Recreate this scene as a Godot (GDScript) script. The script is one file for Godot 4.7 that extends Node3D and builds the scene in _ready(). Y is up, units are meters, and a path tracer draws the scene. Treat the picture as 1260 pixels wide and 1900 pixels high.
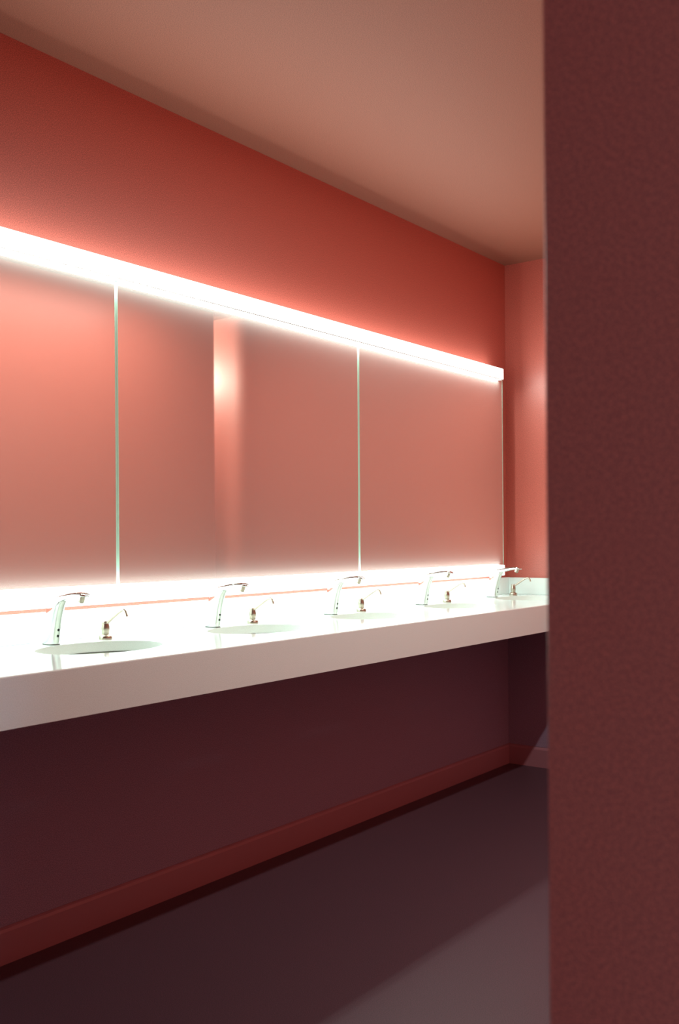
extends Node3D
# A washroom: red walls, a long white counter with five sinks, a wall of mirrors between two light strips.
# x runs away from the mirror wall, z towards the viewer, y up; the floor is y = 0.

const EYE := 1.166
const WALL_X := -2.4            # the mirror wall
const END_Z := -4.658           # the far wall
const CEIL := EYE + 1.411
const BACK_Z := 1.7             # wall behind the camera
const RIGHT_X := 1.5
const NECK_X := -0.36           # the dividing wall's face towards the mirrors
const DECK := EYE - 0.29        # top of the counter
const FRONT_X := -1.848
const MIRROR_X := -2.345
const LAMP_X := -2.315

var M := {}


func _ready() -> void:
	setup_camera()
	setup_sky()
	make_materials()
	build_room()
	build_counter()
	build_mirrors()
	build_lamps()
	build_fittings()


# ---------------------------------------------------------------- camera, sky
func setup_camera() -> void:
	var cam := Camera3D.new()
	cam.name = "camera"
	var lens := CameraAttributesPhysical.new()
	lens.frustum_focal_length = 35.0
	lens.frustum_focus_distance = 3.4
	lens.exposure_aperture = 5.6
	lens.frustum_near = 0.05
	lens.frustum_far = 100.0
	cam.attributes = lens
	add_child(cam)
	cam.position = Vector3(0, EYE, 0)
	cam.basis = Basis(Vector3.UP, deg_to_rad(36.785)) * Basis(Vector3.BACK, deg_to_rad(-0.4))
	var near := 0.05
	cam.set_frustum(near * 1900.0 / 1847.0, Vector2(0, near * 49.6 / 1847.0), near, 100.0)
	cam.keep_aspect = Camera3D.KEEP_HEIGHT
	cam.current = true


func setup_sky() -> void:
	var e := Environment.new()
	e.background_mode = Environment.BG_COLOR
	e.background_color = Color(0.57, 0.70, 0.80)   # grey daylight outside the open doorway of the passage
	e.background_energy_multiplier = 13.5
	e.tonemap_mode = Environment.TONE_MAPPER_LINEAR
	e.tonemap_exposure = 1.0
	e.sdfgi_enabled = true
	e.ssao_enabled = true
	e.ssil_enabled = true
	var w := WorldEnvironment.new()
	w.name = "surroundings"
	w.environment = e
	add_child(w)


# ---------------------------------------------------------------- helpers
func numbered(called: String) -> String:
	if not has_node(NodePath(called)):
		return called
	var i := 1
	while has_node(NodePath("%s_%03d" % [called, i])):
		i += 1
	return "%s_%03d" % [called, i]


func tag(o: Node, label: String, category := "", group := "", kind := "") -> void:
	o.set_meta("label", label)
	if category: o.set_meta("category", category)
	if group: o.set_meta("group", group)
	if kind: o.set_meta("kind", kind)


func thing(called: String, label: String, category: String, at := Vector3.ZERO, group := "") -> Node3D:
	var o := Node3D.new()
	o.name = numbered(called)
	add_child(o)
	o.position = at
	tag(o, label, category, group)
	return o


func put(called: String, mesh: Mesh, mat: Material, parent: Node = self) -> MeshInstance3D:
	var o := MeshInstance3D.new()
	o.name = called
	o.mesh = mesh
	o.material_override = mat
	parent.add_child(o, true)
	return o


func structure(called: String, mesh: Mesh, mat: Material, label: String, category: String) -> MeshInstance3D:
	var o := put(called, mesh, mat)
	tag(o, label, category, "", "structure")
	return o


# Triangles [a, b, c, smooth group] become a mesh whose faces point outwards.
func solid(tris: Array) -> ArrayMesh:
	var vol := 0.0
	for t in tris:
		vol += t[0].dot(t[1].cross(t[2]))
	var st := SurfaceTool.new()
	st.begin(Mesh.PRIMITIVE_TRIANGLES)
	for t in tris:
		st.set_smooth_group(t[3])
		st.add_vertex(t[0])
		st.add_vertex(t[2] if vol > 0.0 else t[1])
		st.add_vertex(t[1] if vol > 0.0 else t[2])
	st.generate_normals()
	return st.commit()


# Skin over closed rings with the same number of points; `groups` gives each band's smooth group (-1 is flat).
func loft(rings: Array, group := 1, cap_first := true, cap_last := true) -> Array:
	var out := []
	for i in rings.size() - 1:
		var a: Array = rings[i]
		var b: Array = rings[i + 1]
		for k in a.size():
			var n := (k + 1) % a.size()
			out.append([a[k], a[n], b[n], group])
			out.append([a[k], b[n], b[k], group])
	for side in 2:
		if (side == 0 and not cap_first) or (side == 1 and not cap_last):
			continue
		var r: Array = rings[0] if side == 0 else rings[rings.size() - 1]
		var c := Vector3.ZERO
		for p in r: c += p
		c /= r.size()
		for k in r.size():
			var n := (k + 1) % r.size()
			out.append([c, r[n], r[k], -1] if side == 0 else [c, r[k], r[n], -1])
	return out


# A box with cut edges.
func box_tris(lo: Vector3, hi: Vector3, cut := 0.002) -> Array:
	var rings := []
	for step in [[lo.y, cut], [lo.y + cut, 0.0], [hi.y - cut, 0.0], [hi.y, cut]]:
		var i: float = step[1]
		var y: float = step[0]
		var x0 := lo.x + i
		var x1 := hi.x - i
		var z0 := lo.z + i
		var z1 := hi.z - i
		rings.append([Vector3(x0 + cut, y, z0), Vector3(x1 - cut, y, z0), Vector3(x1, y, z0 + cut), Vector3(x1, y, z1 - cut),
			Vector3(x1 - cut, y, z1), Vector3(x0 + cut, y, z1), Vector3(x0, y, z1 - cut), Vector3(x0, y, z0 + cut)])
	return loft(rings, -1)


func box(lo: Vector3, hi: Vector3, cut := 0.002) -> ArrayMesh:
	return solid(box_tris(lo, hi, cut))


# Rings round the y axis from [radius, height] pairs, squeezed to an oval by sx and sz.
func lathe(profile: Array, sx := 1.0, sz := 1.0, steps := 40, at := Vector3.ZERO) -> Array:
	var rings := []
	for p in profile:
		var r := []
		for k in steps:
			var a := TAU * k / steps
			r.append(at + Vector3(p[0] * cos(a) * sx, p[1], p[0] * sin(a) * sz))
		rings.append(r)
	return rings


# A round tube through points, with radii.
func tube(points: Array, radii: Array, steps := 16) -> Array:
	var rings := []
	for i in points.size():
		var d: Vector3 = (points[min(i + 1, points.size() - 1)] - points[max(i - 1, 0)]).normalized()
		var side := Vector3.BACK if absf(d.dot(Vector3.BACK)) < 0.9 else Vector3.RIGHT
		var u := d.cross(side).normalized()
		var v := d.cross(u).normalized()
		var r := []
		for k in steps:
			var a := TAU * k / steps
			r.append(points[i] + (u * cos(a) + v * sin(a)) * radii[i])
		rings.append(r)
	return rings


# ---------------------------------------------------------------- materials
func plain_mat(called: String, color: Color, rough: float, metal := 0.0) -> StandardMaterial3D:
	var m := StandardMaterial3D.new()
	m.resource_name = called
	m.albedo_color = color
	m.roughness = rough
	m.metallic = metal
	return m


func speckle(seed_value: int, freq: float, low: float, high: float) -> NoiseTexture2D:
	var n := FastNoiseLite.new()
	n.seed = seed_value
	n.noise_type = FastNoiseLite.TYPE_SIMPLEX
	n.frequency = freq
	n.fractal_octaves = 3
	var t := NoiseTexture2D.new()
	t.width = 1024
	t.height = 1024
	t.seamless = true
	t.noise = n
	var g := Gradient.new()
	g.set_color(0, Color(low, low, low))
	g.set_color(1, Color(high, high, high))
	g.set_offset(0, 0.28)
	g.set_offset(1, 0.72)
	t.color_ramp = g
	return t


func textured(m: StandardMaterial3D, t: Texture2D, size: float) -> StandardMaterial3D:
	m.albedo_texture = t
	m.uv1_triplanar = true
	m.uv1_world_triplanar = true
	m.uv1_scale = Vector3.ONE / size
	return m


func make_materials() -> void:
	M.red = textured(plain_mat("red satin paint", Color(0.86, 0.465, 0.405), 0.42), speckle(3, 0.22, 0.74, 1.0), 0.8)
	M.ceiling = textured(plain_mat("terracotta ceiling paint", Color(0.63, 0.385, 0.305), 0.7), speckle(8, 0.22, 0.78, 1.0), 0.8)
	M.floor = textured(plain_mat("dark mauve floor", Color(0.36, 0.24, 0.285), 0.5), speckle(5, 0.2, 0.75, 1.0), 0.8)
	M.panel = textured(plain_mat("dull mauve panel", Color(0.67, 0.58, 0.68), 0.5), speckle(21, 0.2, 0.8, 1.0), 0.8)
	M.base = plain_mat("red skirting paint", Color(0.66, 0.46, 0.50), 0.4)
	M.white = textured(plain_mat("white solid surface", Color(0.93, 0.98, 0.97), 0.09), speckle(12, 0.2, 0.93, 1.0), 0.5)
	M.splash = plain_mat("white solid surface panel", Color(0.90, 0.97, 0.96), 0.09)
	M.china = plain_mat("white vitreous china", Color(0.86, 0.90, 0.86), 0.08)
	M.chrome = plain_mat("chrome", Color(0.86, 0.88, 0.87), 0.10, 1.0)
	M.nickel = plain_mat("brushed nickel", Color(0.70, 0.66, 0.60), 0.28, 1.0)
	M.dark = plain_mat("black sensor glass", Color(0.05, 0.06, 0.07), 0.1)
	M.seal = plain_mat("grey silicone", Color(0.36, 0.37, 0.35), 0.5)
	M.mirror = plain_mat("silvered glass", Color(0.90, 0.89, 0.87), 0.02, 0.85)
	M.edge = plain_mat("polished green glass edge", Color(0.70, 0.90, 0.82), 0.15)
	M.trim = plain_mat("aluminium trim", Color(0.75, 0.76, 0.76), 0.3, 1.0)
	M.frame = plain_mat("painted door frame", Color(0.30, 0.20, 0.20), 0.5)
	M.glow = plain_mat("opal diffuser", Color(0.95, 0.97, 0.96), 0.5)
	M.glow.emission_enabled = true
	M.glow.emission = Color(0.96, 1.0, 0.97)
	M.glow.emission_energy_multiplier = 1.8
	M.spot = plain_mat("opal globe", Color(0.95, 0.93, 0.85), 0.4)
	M.spot.emission_enabled = true
	M.spot.emission = Color(0.92, 1.0, 0.96)
	M.spot.emission_energy_multiplier = 3.0


# ---------------------------------------------------------------- room
func build_room() -> void:
	var t := 0.15
	structure("floor", box(Vector3(WALL_X - t, -0.12, END_Z - t), Vector3(RIGHT_X + t, 0, BACK_Z + t), 0.0), M.floor, "dark mauve washroom floor in deep shade below the counter", "floor")
	structure("ceiling", box(Vector3(WALL_X - t, CEIL, END_Z - t), Vector3(RIGHT_X + t, CEIL + 0.12, BACK_Z + t), 0.0), M.ceiling, "flat terracotta pink ceiling glowing above the light strip", "ceiling")
	structure("wall_left", box(Vector3(WALL_X - t, 0, END_Z - t), Vector3(WALL_X, CEIL, BACK_Z + t), 0.0), M.red, "long red wall that carries the mirrors and the counter", "wall")
	structure("wall_far", box(Vector3(WALL_X, 0, END_Z - t), Vector3(RIGHT_X, CEIL, END_Z), 0.0), M.red, "narrow red end wall past the last sink", "wall")
	# dividing wall close to the camera, its near end fills the right of the picture
	structure("wall_divider", box(Vector3(NECK_X, 0, -4.50), Vector3(NECK_X + 0.2, CEIL, -0.77), 0.0012), M.red, "shaded red dividing wall standing close on the right", "wall")
	structure("wall_near", box(Vector3(WALL_X, 0, BACK_Z), Vector3(RIGHT_X, CEIL, BACK_Z + t), 0.0), M.red, "red wall behind the viewer", "wall")
	# right wall of the passage, with an open doorway to the outside
	var tris := []
	var d0 := -0.75
	var d1 := 0.1
	tris.append_array(box_tris(Vector3(RIGHT_X, 0, END_Z - t), Vector3(RIGHT_X + t, CEIL, d0), 0.0))
	tris.append_array(box_tris(Vector3(RIGHT_X, 0, d1), Vector3(RIGHT_X + t, CEIL, BACK_Z + t), 0.0))
	tris.append_array(box_tris(Vector3(RIGHT_X, 2.2, d0), Vector3(RIGHT_X + t, CEIL, d1), 0.0))
	structure("wall_right", solid(tris), M.red, "red wall of the passage with an open doorway", "wall")
	# panel under the counter
	structure("trim_1", box(Vector3(WALL_X, 0.102, END_Z), Vector3(WALL_X + 0.008, DECK - 0.03, BACK_Z), 0.0), M.panel, "dull mauve wall panel in the shade under the counter", "panel")
	structure("trim_2", box(Vector3(WALL_X + 0.008, 0.102, END_Z), Vector3(-1.5, DECK - 0.125, END_Z + 0.008), 0.0), M.panel, "dull mauve panel low on the end wall beyond the counter", "panel")
	# baseboards with a sloped top
	structure("baseboard_left", baseboard(false), M.base, "red baseboard along the foot of the mirror wall", "baseboard")
	structure("baseboard_far", baseboard(true), M.base, "red baseboard along the foot of the end wall", "baseboard")


func baseboard(far: bool) -> ArrayMesh:
	var prof := [Vector2(0, 0), Vector2(0.016, 0), Vector2(0.016, 0.088), Vector2(0.013, 0.096), Vector2(0.004, 0.102), Vector2(0, 0.102)]
	var rings := []
	for end in 2:
		var r := []
		for p in prof:
			if far:
				r.append(Vector3(lerpf(WALL_X + 0.016, RIGHT_X, end), p.y, END_Z + p.x))
			else:
				r.append(Vector3(WALL_X + p.x, p.y, lerpf(END_Z, BACK_Z, end)))
		rings.append(r)
	return solid(loft(rings, -1))


# ---------------------------------------------------------------- counter
const TAPS := [-1.745, -2.39, -3.035, -3.69, -4.335]     # z of the five faucets
const SINK_X := -2.14

func build_counter() -> void:
	var near_z := 0.2
	var c := thing("vanity_counter", "long white counter with a deep front apron running under the mirrors", "counter", Vector3(-2.12, DECK, END_Z / 2.0))
	var top := CSGPolygon3D.new()
	top.name = "countertop"
	# profile in x-y, pulled along z
	var px := WALL_X + 0.001 - c.position.x
	var fx := FRONT_X - c.position.x
	top.polygon = PackedVector2Array([Vector2(px, -0.03), Vector2(fx, -0.03), Vector2(fx, -0.003), Vector2(fx - 0.001, -0.001), Vector2(fx - 0.003, 0), Vector2(px, 0)])
	top.mode = CSGPolygon3D.MODE_DEPTH
	top.depth = near_z - END_Z - 0.0005
	top.material = M.white
	c.add_child(top)
	top.position = Vector3(0, 0, near_z - c.position.z)
	for z in TAPS:
		var hole := CSGCylinder3D.new()
		hole.name = "sink_hole"
		hole.operation = CSGShape3D.OPERATION_SUBTRACTION
		hole.radius = 1.0
		hole.height = 0.2
		hole.sides = 72
		hole.smooth_faces = true
		hole.material = M.white
		hole.scale = Vector3(0.14, 1, 0.185)
		top.add_child(hole, true)
		hole.position = Vector3(SINK_X - c.position.x, 0, z - 0.03 - c.position.z) - top.position
	put("apron", box(Vector3(FRONT_X - 0.02, EYE - 0.4045, END_Z) - c.position, Vector3(FRONT_X, DECK - 0.03, near_z) - c.position, 0.0), M.white, c)

	var b := put("backsplash", box(Vector3(WALL_X, DECK, END_Z), Vector3(WALL_X + 0.02, EYE - 0.2045, near_z), 0.0015), M.splash)
	tag(b, "long low white backsplash strip behind the row of faucets", "backsplash")
	var s := put("end_splash", box(Vector3(WALL_X + 0.02, DECK, END_Z), Vector3(FRONT_X, EYE - 0.2055, END_Z + 0.02), 0.0015), M.splash)
	tag(s, "short white splash panel on the end wall beside the last sink", "backsplash")

	var words := ["nearest the viewer, below the leftmost mirror", "second from the left, below the middle mirror", "third from the left, at the middle of the counter", "fourth from the left, next to the last basin", "farthest from the viewer, against the end wall"]
	for i in 5:
		sink(TAPS[i] - 0.03, "oval white undermount sink " + words[i])


func sink(z: float, label: String) -> void:
	var o := thing("oval_sink", label, "sink", Vector3(SINK_X, DECK - 0.03, z), "undermount sinks in the counter")
	var outer := [[0.16, 0.0], [0.16, -0.014], [0.146, -0.03], [0.138, -0.05], [0.12, -0.075], [0.075, -0.095], [0.024, -0.102]]
	var inner := [[0.024, -0.092], [0.068, -0.086], [0.108, -0.066], [0.130, -0.042], [0.137, -0.018], [0.139, -0.006], [0.141, 0.0]]
	var rings := lathe(outer + inner, 1.0, 0.185 / 0.14, 56)
	var tris := loft(rings, 1, false, false)
	tris.append_array(loft([rings[rings.size() - 1], rings[0]], -1, false, false))
	put("basin", solid(tris), M.china, o)
	put("drain", solid(loft(lathe([[0.0235, -0.104], [0.0235, -0.0915], [0.021, -0.090], [0.012, -0.0925], [0.004, -0.0925]], 1.0, 1.0, 32), 1)), M.chrome, o)
	# the bead of sealant under the cut edge
	var a := lathe([[0.1405, -0.0015], [0.1385, -0.0015], [0.1385, 0.0012], [0.1405, 0.0012], [0.1405, -0.0015]], 1.0, 0.185 / 0.14, 56)
	put("seal", solid(loft(a, -1, false, false)), M.seal, o)


# ---------------------------------------------------------------- mirrors
const LAMP_START := -1.42
const SEAMS := [-1.42, -2.0136, -3.271, -4.5188]

func build_mirrors() -> void:
	var y0 := EYE - 0.135
	var y1 := EYE + 0.795
	var words := ["left mirror panel, cut off by the edge of the picture", "middle mirror panel reflecting the vertical corner of the dividing wall", "right mirror panel ending beside the red end wall"]
	for i in 3:
		var za: float = SEAMS[i]
		var zb: float = SEAMS[i + 1]
		var mid := Vector3(MIRROR_X, y0, (za + zb) / 2.0)
		var o := thing("wall_mirror", words[i], "mirror", mid, "mirrors between the light strips")
		var h := y1 - y0
		var w := za - zb
		var e := 0.006
		put("mirror_glass", box(Vector3(-0.006, 0, -w / 2 + e), Vector3(0, h, w / 2 - e), 0.0), M.mirror, o)
		for s in [-1, 1]:
			var z0: float = s * (w / 2 - e)
			var z1: float = s * (w / 2 - 0.0004)
			put("glass_edge", box(Vector3(-0.006, 0, minf(z0, z1)), Vector3(0.0006, h, maxf(z0, z1)), 0.0003), M.edge, o)
		put("backing", box(Vector3(WALL_X - MIRROR_X, 0.003, -w / 2 + 0.001), Vector3(-0.0065, h - 0.003, w / 2 - 0.001), 0.0), M.trim, o)


# ---------------------------------------------------------------- lamps
func build_lamps() -> void:
	light_strip("upper", EYE + 0.787, EYE + 0.8425, 10.5, 1.3, 8.0, "long glowing white light strip along the top of the mirrors")
	light_strip("lower", EYE - 0.1885, EYE - 0.136, 3.5, 5.0, 1.5, "long glowing white light strip below the mirrors above the backsplash")
	ceiling_strip()
	pendant(Vector3(0.35, CEIL, -4.2))


func light_strip(which: String, y0: float, y1: float, front: float, up: float, down: float, label: String) -> void:
	var za := LAMP_START
	var zb := -4.475
	var len_z := za - zb
	var o := thing("light_strip", label, "light", Vector3(WALL_X, y0, (za + zb) / 2.0), "light strips above and below the mirrors")
	var dx := LAMP_X - WALL_X
	var h := y1 - y0
	put("diffuser", box(Vector3(0.004, 0.0, -len_z / 2), Vector3(dx, h, len_z / 2), 0.003), M.glow, o)
	put("back_rail", box(Vector3(0, 0.004, -len_z / 2), Vector3(0.004, h - 0.004, len_z / 2), 0.0), M.trim, o)
	if which == "upper":
		put("trim_bead", box(Vector3(dx - 0.002, -0.002, -len_z / 2), Vector3(dx + 0.001, 0.0005, len_z / 2), 0.0004), M.trim, o)
	# front, top and bottom faces; the mirrors cover the back half of one side
	var up_x := 0.035 if which == "upper" else 0.070
	var up_w := 0.06 if which == "upper" else 0.026
	var down_x := 0.070 if which == "upper" else 0.045
	var down_w := 0.026 if which == "upper" else 0.06
	area(o, Vector3(dx + 0.002, h / 2, 0), Vector3(1, 0, 0), Vector2(len_z, h * 0.9), front)
	area(o, Vector3(up_x, h + 0.002, 0), Vector3(0, 1, 0), Vector2(len_z, up_w), up)
	area(o, Vector3(down_x, -0.003, 0), Vector3(0, -1, 0), Vector2(len_z, down_w), down)


func area(parent: Node3D, at: Vector3, facing: Vector3, size: Vector2, radiance: float) -> void:
	var l := AreaLight3D.new()
	l.name = "strip_light"
	l.area_size = size
	l.area_normalize_energy = true
	l.light_energy = radiance * size.x * size.y
	l.light_color = Color(0.97, 1.0, 0.97)
	l.area_range = 14.0
	l.area_attenuation = 2.0
	l.shadow_enabled = true
	parent.add_child(l, true)
	# local x along the strip, -z along the facing
	var x := Vector3(0, 0, 1)
	var z := -facing
	l.transform = Transform3D(Basis(x, z.cross(x), z), at)


# a slim ceiling fitting that washes the inner face of the dividing wall
func ceiling_strip() -> void:
	var za := -1.78
	var zb := -4.0
	var o := thing("ceiling_light_strip", "slim white ceiling light strip washing the dividing wall opposite the mirrors", "light", Vector3(-0.78, CEIL, (za + zb) / 2.0))
	var l := (za - zb) / 2.0
	put("housing", box(Vector3(-0.03, -0.02, -l), Vector3(0.03, 0, l), 0.001), M.trim, o)
	put("diffuser", box(Vector3(-0.024, -0.026, -l + 0.006), Vector3(0.024, -0.02, l - 0.006), 0.001), M.glow, o)
	area(o, Vector3(0, -0.028, 0), Vector3(0, -1, 0), Vector2(l * 2 - 0.02, 0.046), 3.3 / ((l * 2 - 0.02) * 0.046))


func pendant(at: Vector3) -> void:
	var o := thing("globe_pendant", "white globe pendant hanging in the passage behind the dividing wall", "light", at)
	put("canopy", solid(loft(lathe([[0.05, 0.0], [0.05, -0.012], [0.012, -0.024]], 1, 1, 28), 1)), M.trim, o)
	put("rod", solid(loft(lathe([[0.006, -0.02], [0.006, -0.18]], 1, 1, 14), 1)), M.trim, o)
	var prof := []
	for k in 17:
		var a := PI * (k + 0.35) / 16.7
		prof.append([0.085 * sin(a), -0.26 + 0.085 * cos(a)])
	put("globe", solid(loft(lathe(prof, 1, 1, 32), 1)), M.spot, o)
	var l := OmniLight3D.new()
	l.name = "globe_light"
	l.light_color = Color(0.98, 1.0, 0.93)
	l.light_energy = 1.9
	l.light_size = 0.06
	l.omni_range = 12.0
	l.omni_attenuation = 2.0
	l.shadow_enabled = true
	o.add_child(l)
	l.position = Vector3(0, -0.26, 0)


# ---------------------------------------------------------------- faucets and dispensers
func oval_ring(cx: float, y: float, ax: float, az: float, tilt := 0.0, steps := 36) -> Array:
	var r := []
	for k in steps:
		var a := TAU * k / steps
		# a slightly squared oval
		var ca := signf(cos(a)) * pow(absf(cos(a)), 0.8)
		var sa := signf(sin(a)) * pow(absf(sin(a)), 0.8)
		r.append(Vector3(cx + ax * ca, y + tilt * ax * ca, az * sa))
	return r


func make_faucet(label: String, z: float) -> Node3D:
	var o := thing("sensor_faucet", label, "faucet", Vector3(-2.314, DECK, z), "sensor faucets along the counter")
	put("base_ring", solid(loft([oval_ring(0, 0, 0.0285, 0.018), oval_ring(0, 0.0022, 0.0285, 0.018), oval_ring(0, 0.003, 0.0275, 0.017)], -1)), M.seal, o)
	var rings := []
	for s in [[0.0, 0.003, 0.0268, 0.0165, 0.0], [0.0045, 0.03, 0.0268, 0.0165, 0.0], [0.0095, 0.06, 0.0275, 0.0168, 0.05], [0.016, 0.088, 0.0295, 0.017, 0.10], [0.0215, 0.106, 0.033, 0.0172, 0.17], [0.027, 0.119, 0.0375, 0.0168, 0.2], [0.03, 0.125, 0.0375, 0.014, 0.2]]:
		rings.append(oval_ring(s[0], s[1], s[2], s[3], s[4]))
	put("body", solid(loft(rings, 1)), M.chrome, o)
	# spout: a flat arm of rounded section, rising and then nosing over
	var path := [[-0.006, 0.117, 0.004, 0.012], [-0.002, 0.1185, 0.0085, 0.0168], [0.03, 0.1255, 0.0095, 0.0178], [0.065, 0.1325, 0.009, 0.0178], [0.1, 0.1395, 0.0078, 0.0172], [0.125, 0.1425, 0.007, 0.0165], [0.142, 0.1425, 0.006, 0.0155], [0.152, 0.1405, 0.0045, 0.0125], [0.157, 0.1385, 0.002, 0.007]]
	rings = []
	for i in path.size():
		var p: Array = path[i]
		var q: Array = path[mini(i + 1, path.size() - 1)]
		var w: Array = path[maxi(i - 1, 0)]
		var d := Vector2(q[0] - w[0], q[1] - w[1]).normalized()
		var r := []
		for k in 28:
			var a := TAU * k / 28
			var u: float = signf(cos(a)) * pow(absf(cos(a)), 0.6) * p[2]
			var v: float = signf(sin(a)) * pow(absf(sin(a)), 0.6) * p[3]
			r.append(Vector3(p[0] - d.y * u, p[1] + d.x * u, v))
		rings.append(r)
	put("spout", solid(loft(rings, 1)), M.chrome, o)
	put("aerator", solid(loft(tube([Vector3(0.137, 0.140, 0), Vector3(0.134, 0.131, 0), Vector3(0.1305, 0.1235, 0), Vector3(0.130, 0.1225, 0)], [0.0085, 0.0085, 0.0085, 0.007], 24), 1)), M.nickel, o)
	for y in [0.0255, 0.0425]:
		var cx: float = 0.0268 + y * 0.155 + 0.0002
		var pts := [Vector3(cx - 0.002, y, 0), Vector3(cx + 0.0007, y - 0.0004, 0), Vector3(cx + 0.0011, y - 0.0005, 0)]
		put("sensor_window", solid(loft(tube(pts, [0.0038, 0.0038, 0.003], 18), 1)), M.dark, o)
	return o


func make_dispenser(label: String, z: float) -> Node3D:
	var o := thing("soap_dispenser", label, "soap dispenser", Vector3(-2.298, DECK, z), "soap pumps along the counter")
	put("flange", solid(loft(lathe([[0.0192, 0.0], [0.0196, 0.002], [0.0192, 0.009], [0.0165, 0.0125], [0.0108, 0.0145]], 1, 1, 32), 1)), M.nickel, o)
	put("pump_body", solid(loft(lathe([[0.0108, 0.013], [0.0106, 0.019], [0.0112, 0.024], [0.0124, 0.030], [0.0118, 0.037], [0.0104, 0.044], [0.0102, 0.047]], 1, 1, 32), 1)), M.nickel, o)
	put("pump_cap", solid(loft(lathe([[0.0106, 0.047], [0.0108, 0.0485], [0.0106, 0.0535], [0.0080, 0.0545]], 1, 1, 32), 1)), M.nickel, o)
	var pts := [Vector3(0.0, 0.0445, 0), Vector3(0.012, 0.051, 0), Vector3(0.04, 0.0685, 0), Vector3(0.062, 0.082, 0), Vector3(0.073, 0.0875, 0), Vector3(0.081, 0.0885, 0), Vector3(0.087, 0.0855, 0), Vector3(0.0915, 0.079, 0), Vector3(0.0945, 0.0705, 0)]
	put("spout_tube", solid(loft(tube(pts, [0.0044, 0.0040, 0.0037, 0.0037, 0.0038, 0.0040, 0.0040, 0.0038, 0.0036], 16), 1)), M.nickel, o)
	return o


func build_fittings() -> void:
	var where := ["over the nearest sink at the left edge", "over the second sink from the left", "over the third sink, right of the mirror seam", "over the fourth sink from the left", "over the farthest sink beside the end wall"]
	where[2] = "over the third sink, just left of a mirror seam"
	var first := make_faucet("chrome sensor faucet " + where[0], TAPS[0])
	for i in range(1, 5):
		var c := first.duplicate()
		c.name = numbered("sensor_faucet")
		add_child(c)
		c.position.z = TAPS[i]
		c.set_meta("label", "chrome sensor faucet " + where[i])
	var beside := ["behind the nearest sink", "behind the second sink from the left", "behind the third sink from the left", "behind the fourth sink from the left", "behind the farthest sink"]
	var pump := make_dispenser("small soap pump with a thin hooked spout " + beside[0], -1.925)
	var zs := [-1.925, -2.57, -3.215, -3.88, -4.53]
	for i in range(1, 5):
		var c := pump.duplicate()
		c.name = numbered("soap_dispenser")
		add_child(c)
		c.position.z = zs[i]
		c.set_meta("label", "small soap pump with a thin hooked spout " + beside[i])
